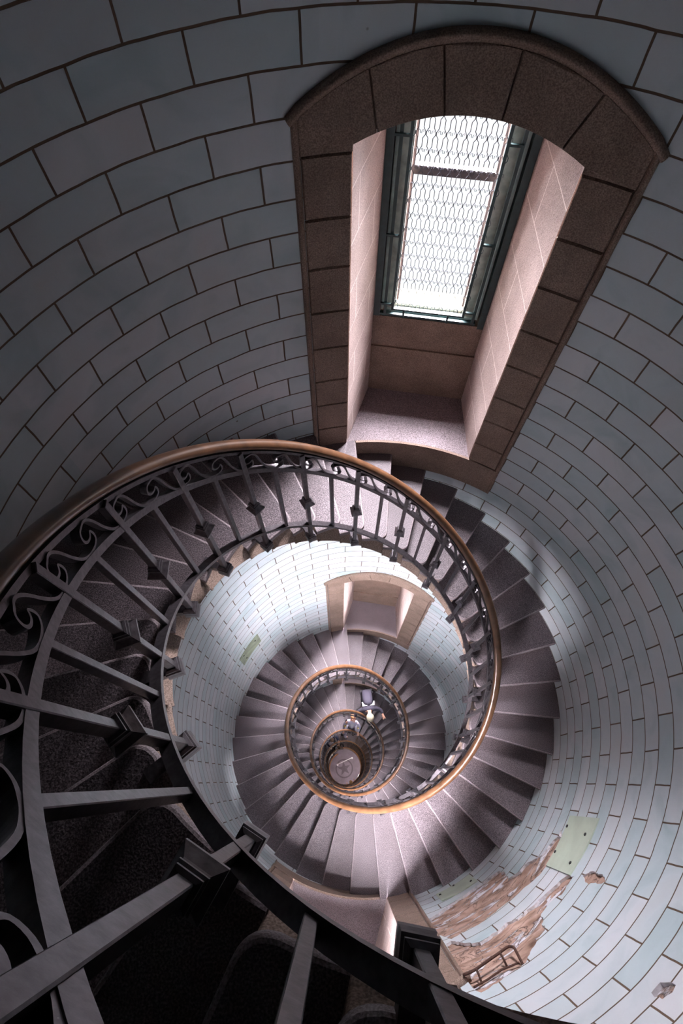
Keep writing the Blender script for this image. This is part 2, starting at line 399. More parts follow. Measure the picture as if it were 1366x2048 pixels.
foot.loft([ring_sq(a, z) for z, a in ((-.045, .017), (-.052, .026), (-.060, .026), (-.064, .021), (-.070, .030), (-.080, .031), (-.086, .024), (-.094, .028), (-.110, .031), (-.130, .031), (-.142, .027), (-.148, .023), (-.158, .022), (-.172, .016), (-.178, .006))])
foot.hexa([(RB + .01, -.018, -.135), (RI + .05, -.022, -.145), (RI + .05, .022, -.145), (RB + .01, .018, -.135), (RB + .01, -.018, -.095), (RI + .05, -.022, -.085), (RI + .05, .022, -.085), (RB + .01, .018, -.095)])
# one scroll: an S of flat bar between upper bar and handrail, hooked into the next
SP = [(.315,.936),(.335,.915),(.30,.89),(.17,.866),(.02,.855),(-.12,.853),(-.26,.865),(-.38,.905),(-.47,.955),(-.56,.981),(-.66,.984),(-.76,.972),(-.86,.958),(-.93,.935),(-.95,.912),(-.90,.902),(-.81,.907),(-.74,.92),(-.69,.936)]
def smoothpts(p, n=3):
    out = []
    for i in range(len(p) - 1):
        a, b, c, d = p[max(i - 1, 0)], p[i], p[i + 1], p[min(i + 2, len(p) - 1)]
        for j in range(n):
            t = j / n; out.append(tuple(.5 * ((2 * b[x]) + (c[x] - a[x]) * t + (2 * a[x] - 5 * b[x] + 4 * c[x] - d[x]) * t * t + (3 * b[x] - a[x] - 3 * c[x] + d[x]) * t ** 3) for x in (0, 1)))
    out.append(p[-1]); return out
scroll = MB(); sp = smoothpts(SP); rings = []
for i, (u, v) in enumerate(sp):
    a, b = sp[max(i - 1, 0)], sp[min(i + 1, len(sp) - 1)]; tu, tv = (b[0] - a[0]) * .1705, (b[1] - a[1]) - (b[0] - a[0]) * H; L = math.hypot(tu, tv) or 1
    nu, nv = -tv / L, tu / L; e = min(i, len(sp) - 1 - i); th = .0042 * min(1, .5 + e * .2); ww = .0125
    ring = []
    for s, rr in ((-1, -ww), (-1, ww), (1, ww), (1, -ww)):
        uu = u * .1705 + s * th * nu; zz = v - u * H + s * th * nv; a_ = -uu / RB
        ring.append(((RB + rr) * math.cos(a_), (RB + rr) * math.sin(a_), zz))
    rings.append(ring)
scroll.loft(rings)
jj = list(range(-36, 182)); js = [j for j in jj if KA + 1 < KP + j < KB - 1]
near = sorted(js, key=lambda j: (abs(j + 5) if j < -5 else (j + 5) * .35))
def take(sel, n): s = [j for j in near if sel(j)]; return sorted(s[:n]), s[n:]
pj, prest = take(lambda j: j % 2 == 0, 100); mj, mrest = take(lambda j: j % 2 != 0, 100); sj, srest = take(lambda j: True, 100)
def rest(mb_, ks, name, off=0):
    m = MB()
    for j in ks:
        k = KP + j + off; mt = Matrix.Translation((0, 0, ln(k) - FLOOR)) @ Matrix.Rotation(az(k), 4, 'Z'); m.add([mt @ v for v in mb_.v], mb_.f)
    if m.v: o = m.build(name, M['iron'], rail); o['kind'] = 'stuff'
b = plain.build('baluster', M['iron'], rail, bevel=.0015); at_k(b, KP + pj[0]); copies([(b, [])], [KP + j for j in pj[1:]]); rest(plain, prest, 'baluster')
b = main.build('main_post', M['iron'], rail, bevel=.002); c = collar.build('collar', M['iron'], b); f = foot.build('post_foot', M['iron'], b)
at_k(b, KP + mj[0]); copies([(b, [c, f])], [KP + j for j in mj[1:]])
mm = MB(); mm.add(main.v, main.f); mm.add(collar.v, collar.f); mm.add(foot.v, foot.f); rest(mm, mrest, 'main_post')
b = scroll.build('scroll', M['iron'], rail); at_k(b, KP + sj[0]); copies([(b, [])], [KP + j for j in sj[1:]]); rest(scroll, srest, 'scroll')

# ------------------------------------------------------------------ panelled drum round the foot of the well
m = MB(); ks = [174 + i * .5 for i in range(0, 77)]
for i in range(len(ks) - 1):
    ka, kb = ks[i], ks[i + 1]
    ta = ln(ka) + 1.0; tb = ln(kb) + 1.0; ba = max(FLOOR, ln(ka) - .3); bb = max(FLOOR, ln(kb) - .3)
    c = [P(ka, .99, ba), P(kb, .99, bb), P(kb, 1.04, bb), P(ka, 1.04, ba), P(ka, .99, ta), P(kb, .99, tb), P(kb, 1.04, tb), P(ka, 1.04, ta)]
    m.hexa(c)
dr = m.build('wall_drum', M['drum']); prop(dr, kind='structure')

# ------------------------------------------------------------------ window niches
def frame_vecs(w):
    a = az(w['kc']); return Vector((math.cos(a), math.sin(a), 0)), Vector((math.sin(a), -math.cos(a), 0))
def PH(w): return .85 if w['n'] == 0 else 1.38
def niche(w):
    D, L = frame_vecs(w); zf, so = w['zf'], w['so']; kc = w['kc']
    def Q(d, l, z): return D * d + L * l + Vector((0, 0, z))
    root = MB()
    # jamb blocks: surround face of dressed stone, blocks separated by open joints
    jl = [0, .25, .56, .84, 1.17, 1.48, 1.80, 2.10, 2.42]; jl = [x * so / 2.59 for x in jl]
    RF, RB_ = R - .014, R + .05
    def block(cor, r0, r1):   # cor: list of (x in steps from centre, z)
        m = root; m.loft([[P(kc + x, r0 + .006, z) for x, z in inset(cor, .0055)], [P(kc + x, r0, z) for x, z in inset(cor, .009)]] [::-1] + [[P(kc + x, r0 + .012, z) for x, z in inset(cor, .0025)], [P(kc + x, r1, z) for x, z in inset(cor, .0025)]])
    def inset(cor, d):
        cx = sum(c[0] for c in cor) / len(cor); cz = sum(c[1] for c in cor) / len(cor); out = []
        for x, z in cor:
            out.append((x - (d / .33 if x > cx + 1e-4 else -d / .33 if x < cx - 1e-4 else 0), z - (d if z > cz else -d)))
        return out
    for s in (-1, 1):
        for i in range(len(jl) - 1):
            z0, z1 = zf + jl[i], zf + jl[i + 1]
            if i == 0 and s < 0: z0 -= 0
            xs = sorted((s * HI, s * (HO - .10)))
            cor = [(xs[0], z0), ((xs[0] + xs[1]) / 2, z0), (xs[1], z0), (xs[1], z1), ((xs[0] + xs[1]) / 2, z1), (xs[0], z1)]
            block(cor, RF, RB_)
    # voussoirs
    vi = [-HI, -1.26, -.38, .37, 1.23, HI]; vo = [-HO + .08, -1.41, -.52, .42, 1.50, HO - .08]
    zt = zf + jl[-1]
    for i in range(5):
        cor = []
        a0, a1, b0_, b1 = vi[i], vi[i + 1], vo[i], vo[i + 1]
        top = [(b0_ + (b1 - b0_) * t / 5, arch_o(w, b0_ + (b1 - b0_) * t / 5) - .02) for t in range(6)]
        if i == 0: bot = [(a1, arch_i(w, a1)), ((a0 + a1) / 2, arch_i(w, (a0 + a1) / 2)), (a0, arch_i(w, a0)), (a0, zt), ((a0 + b0_) / 2, zt), (b0_, zt)]
        elif i == 4: bot = [(b1, zt), ((a1 + b1) / 2, zt), (a1, zt), (a1, arch_i(w, a1)), ((a0 + a1) / 2, arch_i(w, (a0 + a1) / 2)), (a0, arch_i(w, a0))]
        else: bot = [(a1 + (a0 - a1) * t / 5, arch_i(w, a1 + (a0 - a1) * t / 5)) for t in range(6)]
        cor = top + bot; cx = sum(c[0] for c in cor) / len(cor); cz = sum(c[1] for c in cor) / len(cor)
        def sc_(d): return [(x + (cx - x) * d / .13, z + (cz - z) * d / .13) for x, z in cor]
        root.loft([[P(kc + x, r, z) for x, z in sc_(d)] for r, d in ((RF, .005), (RF + .006, .0025), (RF + .012, .001), (RB_, .001))])
    tr = root.build('trim_%d' % (w['n'] + 1), M['sandstone']); prop(tr, kind='structure')
    # backing mortar of the joints
    m = MB()
    for s in (-1, 1):
        n = 8; rr = R + .012
        for i in range(n):
            x0 = s * (HI + .02 + (HO - HI - .08) * i / n); x1 = s * (HI + .02 + (HO - HI - .08) * (i + 1) / n)
            m.add([P(kc + x0, rr, zf - .01), P(kc + x1, rr, zf - .01), P(kc + x1, rr, arch_o(w, x1) - .03), P(kc + x0, rr, arch_o(w, x0) - .03)], [(0, 1, 2, 3)])
    n = 24
    for i in range(n):
        x0 = -HI - .02 + (2 * HI + .04) * i / n; x1 = -HI - .02 + (2 * HI + .04) * (i + 1) / n
        m.add([P(kc + x0, R + .012, arch_i(w, min(HI, max(-HI, x0))) + .005), P(kc + x1, R + .012, arch_i(w, min(HI, max(-HI, x1))) + .005), P(kc + x1, R + .012, arch_o(w, x1) - .03), P(kc + x0, R + .012, arch_o(w, x0) - .03)], [(0, 1, 2, 3)])
    m.build('joint_mortar', M['rust'], tr)
    # unseen sheet added behind the dressed stone to stop daylight leaking round the niche
    m = MB(); rr = R + .055; xs = [-2.9 + 5.8 * i / 58 for i in range(59)] + [-HI + .03, HI - .03]; xs.sort()
    for i in range(len(xs) - 1):
        x0, x1 = xs[i], xs[i + 1]
        cx_ = lambda x: max(-HI, min(HI, x))
        t0, t1 = arch_o(w, max(-HO, min(HO, x0))) + .15, arch_o(w, max(-HO, min(HO, x1))) + .15
        if abs((x0 + x1) / 2) < HI - .03:
            m.add([P(kc + x0, rr, arch_i(w, cx_(x0)) - .003), P(kc + x1, rr, arch_i(w, cx_(x1)) - .003), P(kc + x1, rr, t1), P(kc + x0, rr, t0)], [(0, 1, 2, 3)])
            m.add([P(kc + x0, rr, zf - .5), P(kc + x1, rr, zf - .5), P(kc + x1, rr, zf - .002), P(kc + x0, rr, zf - .002)], [(0, 1, 2, 3)])
        else: m.add([P(kc + x0, rr, zf - .5), P(kc + x1, rr, zf - .5), P(kc + x1, rr, t1), P(kc + x0, rr, t0)], [(0, 1, 2, 3)])
    m.build('light_seal', M['sandstone'], tr)
    # edge moulding down both sides (a rounded bead) and the hood over the arch
    m = MB()
    for s in (-1, 1):
        path = [zf - (.30 if s > 0 else .0) + (so + .30 * (s > 0)) * t / 10 for t in range(11)]
        rings = []
        for z in path:
            rings.append([P(kc + s * (HO - x), R - d, z) for x, d in ((-.005, -.02), (-.005, .010), (.012, .022), (.04, .026), (.066, .022), (.085, .010), (.10, .004), (.10, -.02))])
        m.loft(rings)
    m.build('edge_moulding', M['sandstone'], tr)
    m = MB(); rings = []
    for i in range(33):
        x = -HO - .03 + (2 * HO + .06) * i / 32; z = arch_o(w, max(-HO, min(HO, x))) - (.02 if abs(x) > HO else 0)
        sl = -2 * .275 * x / HO ** 2 / .33; nx, nz = -sl / math.hypot(1, sl), 1 / math.hypot(1, sl)
        rings.append([P(kc + x + nx * o_ / .33, R - d, z + nz * o_) for o_, d in ((-.03, -.02), (-.03, .004), (-.022, .012), (-.010, .016), (-.004, .030), (.006, .040), (.018, .040), (.026, .028), (.028, -.01))])
    m.loft(rings); m.build('hood_moulding', M['sandstone'], tr, True)
    # sill band: front face of the niche floor stone, following the wall
    m = MB(); n = 20; xa, xb = -1.36, HO
    for i in range(n):
        x0, x1 = xa + (xb - xa) * i / n, xa + (xb - xa) * (i + 1) / n
        rf = R - .02
        c = [P(kc + x0, rf, zf - .365), P(kc + x1, rf, zf - .365), P(kc + x1, R + .05, zf - .365), P(kc + x0, R + .05, zf - .365), P(kc + x0, rf, zf), P(kc + x1, rf, zf), P(kc + x1, R + .05, zf), P(kc + x0, R + .05, zf)]
        b = len(m.v); m.v += c; m.f += [(b + 3, b + 2, b + 1, b), (b, b + 1, b + 5, b + 4)] + ([(b + 4, b + 5, b + 6, b + 7)] if True else []); m.m += [0, 0, 0]
        if i == 0: m.f.append((b, b + 4, b + 7, b + 3)); m.m.append(0)
        if i == n - 1: m.f.append((b + 1, b + 2, b + 6, b + 5)); m.m.append(0)
    m.build('sill', M['sandstone'], tr)
    # niche floor
    m = MB(); n = 16; BD = 2.43
    def lat(x, d):    # lateral position of the side path at depth d
        a = x * DK; fr = .519 * (x / HI); return fr
    for i in range(n):
        x0, x1 = -HI - .03 + (2 * HI + .06) * i / n, -HI - .03 + (2 * HI + .06) * (i + 1) / n
        f0, f1 = P(kc + x0, R - (.0 if x0 < -1.36 else .0), zf + .0005), P(kc + x1, R, zf + .0005)
        l0, l1 = .42 * x0 / HI, .42 * x1 / HI
        m.add([f0, f1, Q(BD + .01, l1, zf + .0005), Q(BD + .01, l0, zf + .0005)], [(0, 1, 2, 3)])
    m.build('niche_floor', M['platform'], tr)
    # jambs and soffit
    prof = [(-HI, zf - .05), (-HI, zf + .5), (-HI, zf + 1.2), (-HI, arch_i(w, HI))] + [(-HI + 2 * HI * i / 16, arch_i(w, -HI + 2 * HI * i / 16)) for i in range(1, 16)] + [(HI, arch_i(w, HI)), (HI, zf + 1.2), (HI, zf + .5), (HI, zf - .05)]
    V, F, U = [], [], []
    st = [('w', R - .006), ('d', 2.0), ('d', 2.2), ('d', 2.43), ('d', 2.47), ('d', 2.84)]
    for t, d in st:
        for (x, z) in prof:
            if t == 'w': p = P(kc + x, d, z); dd = 1.86
            else: hw = .519 + (.42 - .519) * min(1, (d - 1.83) / .6); p = Q(d, hw * math.sin(x * DK) / math.sin(HI * DK), z); dd = d
            V.append(p); U.append((dd - 1.86 + (.2 if x < 0 else 0), z - zf))
    n = len(prof)
    for i in range(len(st) - 1):
        for j in range(n - 1): F.append((i * n + j, i * n + j + 1, (i + 1) * n + j + 1, (i + 1) * n + j))
    mk('jamb_lining', V, F, M['jamb'], tr, uv=U)
    # parapet below the window, ledge, and outer sill
    m = MB()
    m.hexa([Q(2.43, -.44, zf - .02), Q(2.43, .44, zf - .02), Q(2.60, .44, zf - .02), Q(2.60, -.44, zf - .02), Q(2.43, -.44, zf + .535), Q(2.43, .44, zf + .535), Q(2.60, .44, zf + .535), Q(2.60, -.44, zf + .535)])
    m.hexa([Q(2.445, -.44, zf + .535), Q(2.445, .44, zf + .535), Q(2.60, .44, zf + .535), Q(2.60, -.44, zf + .535), Q(2.445, -.44, zf + PH(w)), Q(2.445, .44, zf + PH(w)), Q(2.60, .44, zf + PH(w) - .02), Q(2.60, -.44, zf + PH(w) - .02)])
    m.build('parapet', M['sandstone'], tr)
    m = MB(); m.hexa([Q(2.60, -.44, zf + .3), Q(2.60, .44, zf + .3), Q(2.84, .44, zf + .3), Q(2.84, -.44, zf + .3), Q(2.60, -.44, zf + PH(w) - .02), Q(2.60, .44, zf + PH(w) - .02), Q(2.84, .44, zf + PH(w) - .07), Q(2.84, -.44, zf + PH(w) - .07)])
    m.build('outer_sill', M['leaf'], tr)
    return tr

S_CURL = []
def window(w):
    D, L = frame_vecs(w); zf, so = w['zf'], w['so']
    def Q(d, l, z): return D * d + L * l + Vector((0, 0, z))
    zb, zt = zf + PH(w) + .01, zf + so + .12; UZ = Vector((0, 0, 1))
    win = empty('window_%d' % (w['n'] + 1), Q(2.48, 0, zb)); win['kind'] = 'structure'
    off = -Q(2.48, 0, zb)
    def bld(m, name, mat, **kw):
        m.v = [v + off for v in m.v]; return m.build(name, mat, win, **kw)
    def bar(m, l0, l1, z0, z1, d0, d1):
        m.box(Q((d0 + d1) / 2, (l0 + l1) / 2, (z0 + z1) / 2), L * (l1 - l0) / 2, D * (d1 - d0) / 2, UZ * (z1 - z0) / 2)
    m = MB()
    bar(m, -.418, -.372, zb - .01, zt, 2.44, 2.53); bar(m, .372, .418, zb - .03, zt, 2.44, 2.53)
    bar(m, -.372, .35, zb - .01, zb + .012, 2.45, 2.48); bar(m, -.345, -.325, zb, zt, 2.445, 2.475); bar(m, .318, .338, zb, zt, 2.445, 2.475)
    bld(m, 'outer_frame', M['green'])
    m = MB()
    bar(m, -.366, -.35, zb + .02, zt, 2.48, 2.52); bar(m, .345, .362, zb + .02, zt, 2.48, 2.52); bar(m, -.345, .34, zb + .012, zb + .03, 2.48, 2.52)
    bld(m, 'pale_bead', M['bead'])
    m = MB()
    bar(m, -.335, -.262, zb + .03, zt, 2.50, 2.56); bar(m, .25, .328, zb + .03, zt, 2.50, 2.56); bar(m, -.42, -.335, zb - .01, zt, 2.53, 2.57); bar(m, .328, .42, zb - .01, zt, 2.53, 2.57); bar(m, -.33, .32, zb - .0, zb + .055, 2.53, 2.58)
    bld(m, 'casement', M['wood'])
    m = MB()
    bar(m, -.288, -.270, zb + .07, zt, 2.43, 2.45); bar(m, .238, .256, zb + .07, zt, 2.43, 2.45); bar(m, -.288, .256, zb + .07, zb + .085, 2.43, 2.45)
    for z in (zb + .11, zb + .68, zb + 1.3): bar(m, -.372, -.28, z, z + .014, 2.43, 2.445); bar(m, .25, .33, z, z + .014, 2.43, 2.445)
    for l in (-.20, .13): bar(m, l, l + .014, zb, zb + .075, 2.43, 2.445)
    fr = bld(m, 'grille_frame', M['green'])
    m = MB(); nw = 19; sp_ = .526 / nw; per = .098
    for i in range(nw + 1):
        l0 = -.272 + i * sp_; pts = []; z = zb + .08; r_ = 0
        while z < zt:
            s = 1 if (i + r_) % 2 == 0 else -1
            pts += [Q(2.44, l0, z), Q(2.44, l0, z + per * .45), Q(2.44, l0 + s * sp_ * .42, z + per * .62), Q(2.44, l0 + s * sp_ * .42, z + per * .78)]
            # hook
            c = Q(2.44, l0 - s * sp_ * .15, z + per * .80)
            m.tube([c + L * (-s) * .0065 * math.cos(t) + UZ * .0065 * math.sin(t) + (UZ * -.012 if t < .1 else UZ * 0) for t in (0, .9, 1.8, 2.7, 3.9)], .002, 3, cap=False)
            z += per; r_ += 1
        m.tube(pts, .0023, 4, cap=False)
    bld(m, 'wire_grille', M['wire'])
    m = MB()
    bar(m, -.262, -.245, zb + .05, zt, 2.57, 2.60); bar(m, .235, .25, zb + .05, zt, 2.57, 2.60)
    bar(m, -.26, .25, zf + 1.875, zf + 1.93, 2.57, 2.61)
    bld(m, 'sash_bar', M['sash'])
    m = MB(); m.add([Q(2.585, -.26, zb + .05), Q(2.585, .25, zb + .05), Q(2.585, .25, zt), Q(2.585, -.26, zt)], [(0, 1, 2, 3)])
    bld(m, 'pane', M['glass'])
    # daylight outside the window
    ld = bpy.data.lights.new('daylight', 'AREA'); ld.shape = 'RECTANGLE'; ld.size = 2.4; ld.size_y = 2.4
    ld.energy = POWER * (.84, 1.65, 1.4, 1.1, 1, 1, .8, .5, .2, .1, .08)[w['n']]; ld.color = (1.0, .945, 1.02)
    lo = bpy.data.objects.new('daylight', ld); COL.objects.link(lo); lo.location = Q(4.35, 0, zf + so + .84)
    lo.rotation_euler = (Q(2.5, 0, zf + 1.9) - lo.location).to_track_quat('-Z', 'Y').to_euler()
POWER = 8400
for w in WIN: niche(w); window(w)

# ------------------------------------------------------------------ plates screwed over the tiles, and a rusty bracket
def plate(kz, mat, label, screws, r=R - .010, group=None):
    """kz: four corners (k,z) in order; a thin curved plate following the wall"""
    (ka, za), (kb, zb_), (kc, zc), (kd, zd) = kz
    ck = sum(p[0] for p in kz) / 4; cz = sum(p[1] for p in kz) / 4; base = P(ck, r, cz)
    root = empty('repair_plate', base); prop(root, label, 'plate', group)
    n = 8; V, F = [], []
    for rr in (r, r + .009):
        for i in range(n + 1):
            s = i / n
            for j in range(2):
                k = (ka + (kd - ka) * s) * (1 - j) + (kb + (kc - kb) * s) * j; z = (za + (zd - za) * s) * (1 - j) + (zb_ + (zc - zb_) * s) * j
                V.append(P(k, rr, z) - base)
    o2 = 2 * (n + 1)
    for i in range(n):
        a = 2 * i; F += [(a, a + 1, a + 3, a + 2), (o2 + a, o2 + a + 2, o2 + a + 3, o2 + a + 1), (a, a + 2, o2 + a + 2, o2 + a), (a + 1, o2 + a + 1, o2 + a + 3, a + 3)]
    F += [(0, o2, o2 + 1, 1), (2 * n, 2 * n + 1, o2 + 2 * n + 1, o2 + 2 * n)]
    mk('panel', V, F, mat, root)
    for (k, z) in screws:
        m = MB(); c = P(k, r, z); inw = -Vector((c.x, c.y, 0)).normalized(); t = inw.cross(Vector((0, 0, 1)))
        rings = []
        for d, rr in ((-.002, .013), (.004, .013), (.008, .009), (.009, .004)):
            rings.append([c - base + inw * d + rr * (math.cos(a * PI / 5) * t + math.sin(a * PI / 5) * Vector((0, 0, 1))) for a in range(10)])
        m.loft(rings); m.build('screw', M['screw'], root)
plate([(10.61, -.838), (10.57, -.287), (11.93, -.30), (11.93, -.80)], M['plate'], 'large pale green plate over the tiles beside the broken brown masonry', [(10.88, -.80), (10.98, -.40), (11.55, -.78), (11.68, -.40)])
plate([(13.17, -2.30), (13.17, -1.93), (14.32, -2.02), (14.34, -2.36)], M['plate'], 'long pale plate over the tiles just above the step ends', [(13.3, -2.05), (13.75, -2.30), (14.25, -2.25)])
plate([(-6.70, -3.60), (-6.70, -4.02), (-8.0, -4.02), (-8.0, -3.60)], M['plate2'], 'small olive green plate on the tiled wall inside the well', [(-6.95, -3.72), (-7.7, -3.90), (-7.75, -3.68)])
m = MB(); base = P(14.3, R, .0)
pth = [(15.0, .075), (14.75, .06), (14.45, .01), (14.15, -.02), (14.0, -.035), (13.92, -.02), (13.88, .03), (13.9, .10), (13.92, .17)]
pth = smoothpts(pth, 3)
m.tube([P(k, R - .045 + (.06 if i > len(pth) - 4 else 0), z) - base for i, (k, z) in enumerate(pth)], .0085, 7)
for k, z in ((14.72, .055), (14.15, -.02)): m.tube([P(k, R - .045, z) - base, P(k, R - .03, z + .035) - base, P(k, R + .03, z + .055) - base], .007, 6)
m.tube([P(k, R - .0, z) - base for k, z in ((14.9, .16), (14.6, .13), (14.3, .09), (13.95, .13))], .006, 6)
o = m.build('iron_bracket', M['rust'], None, True); o.location = base; prop(o, 'rusty bent iron rod fixed to the bare brown masonry', 'bracket')

# ------------------------------------------------------------------ people on the lower turns
def skin_mesh(name, chain, mat, parent, sub=1):
    """chain: list of (parent index or -1, position, radius)"""
    me = bpy.data.meshes.new(name); me.from_pydata([tuple(c[1]) for c in chain], [(c[0], i) for i, c in enumerate(chain) if c[0] >= 0], [])
    o = bpy.data.objects.new(name, me); COL.objects.link(o); o.parent = parent; me.materials.append(mat)
    s = o.modifiers.new('skin', 'SKIN'); s.use_smooth_shade = True
    for i, c in enumerate(chain):
        d = me.skin_vertices[0].data[i]; d.radius = (c[2], c[3] if len(c) > 3 else c[2]); d.use_root = (i == 0)
    u = o.modifiers.new('sub', 'SUBSURF'); u.levels = sub; u.render_levels = sub
    return o
def ball(name, c, r, mat, parent, sq=(1, 1, 1), zmin=None):
    bm = bmesh.new(); bmesh.ops.create_uvsphere(bm, u_segments=16, v_segments=10, radius=1)
    for v in bm.verts:
        q = v.co.copy()
        if zmin is not None and q.z < zmin: q.z = zmin
        v.co = Vector((q.x * r * sq[0], q.y * r * sq[1], q.z * r * sq[2])) + Vector(c)
    me = bpy.data.meshes.new(name); bm.to_mesh(me); bm.free(); me.materials.append(mat)
    for p in me.polygons: p.use_smooth = True
    o = bpy.data.objects.new(name, me); COL.objects.link(o); o.parent = parent; return o
SKIN = simple('skin', (.42, .22, .16), .5, 0, 30, .1)
def cloth(n, c): return simple(n, c, .85, 0, 50, .2, .2)
def person(k, r, face, label, jacket, trousers, hair, lean=.15, look=.2, arm_l=None, arm_r=None, cap=None, back=None, split=.18, scale=1.0, extra=None):
    """stands on the step at (k, r), turned so that its front looks along azimuth `face`; x = forward, y = left"""
    kk = math.ceil(k); base = P(k, r, ln(kk)); rt = empty('person', base, face); rt.scale = (scale,) * 3
    prop(rt, label, 'person')
    hip = Vector((-.02 - lean * .25, 0, .90)); ch = hip + Vector((math.sin(lean) * .28, 0, math.cos(lean) * .28)); sh = hip + Vector((math.sin(lean) * .50, 0, math.cos(lean) * .50))
    nk = sh + Vector((math.sin(lean + look) * .09, 0, math.cos(lean + look) * .09)); hd = nk + Vector((math.sin(lean + look) * .12 + .015, 0, math.cos(lean + look) * .12)); tp = hd + Vector((math.sin(lean + look) * .07, 0, math.cos(lean + look) * .07))
    ch_l = [(-1, hip, .125, .10), (0, ch, .125, .095), (1, sh, .11, .08), (2, nk, .05), (3, hd, .078, .09), (4, tp, .06, .065)]
    arms = {}
    for s, tgt in ((1, arm_l), (-1, arm_r)):
        shd = sh + Vector((0, s * .17, -.02)); tgt = Vector(tgt) if tgt else Vector((.10, s * .26, .85))
        mid = (shd + tgt) / 2 + Vector((-.04, s * .07, -.05)); i0 = len(ch_l)
        ch_l += [(2, shd, .055), (i0, mid, .042), (i0 + 1, tgt, .026)]
        dr = (tgt - mid).normalized(); side = dr.cross(Vector((0, 0, 1))).normalized()
        palm = tgt + dr * .05; ch_l.append((i0 + 2, palm, .030, .016)); ip = len(ch_l) - 1
        for fi in range(4):
            b_ = palm + dr * .035 + side * (fi - 1.5) * .021; ch_l.append((ip, b_, .0085)); ch_l.append((len(ch_l) - 1, b_ + dr * (.028 + .004 * (fi in (1, 2))) + Vector((0, 0, -.012)), .0075)); ch_l.append((len(ch_l) - 1, b_ + dr * .04 + Vector((0, 0, -.034)), .006))
        ch_l.append((ip - 1, tgt + dr * .03 + side * s * .035, .010)); ch_l.append((len(ch_l) - 1, tgt + dr * .055 + side * s * .045 + Vector((0, 0, -.012)), .008))
        arms[s] = (shd, mid, tgt)
    legs = {}
    for s in (1, -1):
        hp_ = hip + Vector((0, s * .09, -.06)); kn = Vector((.04 + s * split * .4, s * .10, .48)); an = Vector((s * split, s * .10, .08)); i0 = len(ch_l)
        ch_l += [(0, hp_, .085), (i0, kn, .056), (i0 + 1, an, .038), (i0 + 2, an + Vector((.12, 0, -.045)), .035, .03)]
        legs[s] = (hp_, kn, an)
    skin_mesh('body', ch_l, SKIN, rt)
    jk = [(-1, hip + Vector((0, 0, -.03)), .16, .125), (0, ch, .17, .13), (1, sh, .16, .12), (2, nk + (sh - nk) * .25, .085)]
    for s in (1, -1):
        a, b_, c = arms[s]; i0 = len(jk); jk += [(2, a, .072), (i0, b_, .058), (i0 + 1, b_ + (c - b_) * .9, .042)]
    skin_mesh('jacket', jk, jacket, rt)
    tr = [(-1, hip + Vector((0, 0, -.02)), .15, .115)]
    for s in (1, -1):
        a, b_, c = legs[s]; i0 = len(tr); tr += [(0, a, .10), (i0, b_, .075), (i0 + 1, c, .058)]
        skin_mesh('shoe', [(-1, c + Vector((-.03, 0, -.045)), .042, .036), (0, c + Vector((.07, 0, -.045)), .044, .034), (1, c + Vector((.15, 0, -.05)), .03, .026)], M['screw'], rt)
    skin_mesh('trousers', tr, trousers, rt)
    # face
    fw = Vector((math.cos(lean + look), 0, -math.sin(lean + look))); upv = Vector((math.sin(lean + look), 0, math.cos(lean + look)))
    for s in (1, -1):
        ball('eye', hd + fw * .078 + Vector((0, s * .031, 0)) + upv * .005, .011, M['screw'], rt)
        ball('ear', hd + Vector((0, s * .078, 0)), .028, SKIN, rt, (.5, .3, 1))
    ball('nose', hd + fw * .096 - upv * .022, .017, SKIN, rt); ball('mouth', hd + fw * .083 - upv * .055, .016, cloth('lips', (.35, .12, .10)), rt, (.5, 1.3, .4))
    if hair: 
        h = ball('hair', hd + upv * .035 - fw * .014, .108, hair, rt, (1.02, .92, .95), -.25)
        for v in h.data.vertices:
            n_ = noise.noise(v.co * 35) * .014; v.co += (v.co - hd).normalized() * n_
    if cap:
        ball('cap', hd + upv * .048, .122, cap, rt, (1.0, .92, .85), -.1)
        br = MB(); rings = []
        for z in (0, .01): rings.append([hd + upv * (.035 + z) + fw * (.05 + .12 * math.sin(t * PI / 10)) + Vector((0, .085 * math.cos(t * PI / 10), 0)) for t in range(11)])
        br.loft(rings); br.build('cap_brim', cap, rt)
        e = MB(); e.box(hd + upv * .145 + fw * .01, Vector((.022, 0, 0)), Vector((0, .022, 0)), Vector((0, 0, .004))); e.build('cap_badge', M['screw'], rt)
    if extra: extra(rt, hip, ch, sh, lean)
    return rt
J1 = cloth('dark_purple_grey_cloth', (.022, .017, .03)); WH = cloth('white_cloth', (.30, .28, .31)); KH = cloth('khaki_cloth', (.26, .225, .16)); GR = cloth('grey_cloth', (.22, .20, .26)); YE = cloth('yellow_cloth', (.75, .55, .16)); NV = cloth('navy_cloth', (.03, .035, .07)); BK = cloth('black_cloth', (.015, .014, .018)); OR_ = cloth('curly_auburn_hair', (.36, .15, .07)); BL = cloth('fair_hair', (.62, .42, .22)); BR_ = cloth('brown_hair', (.09, .05, .03))
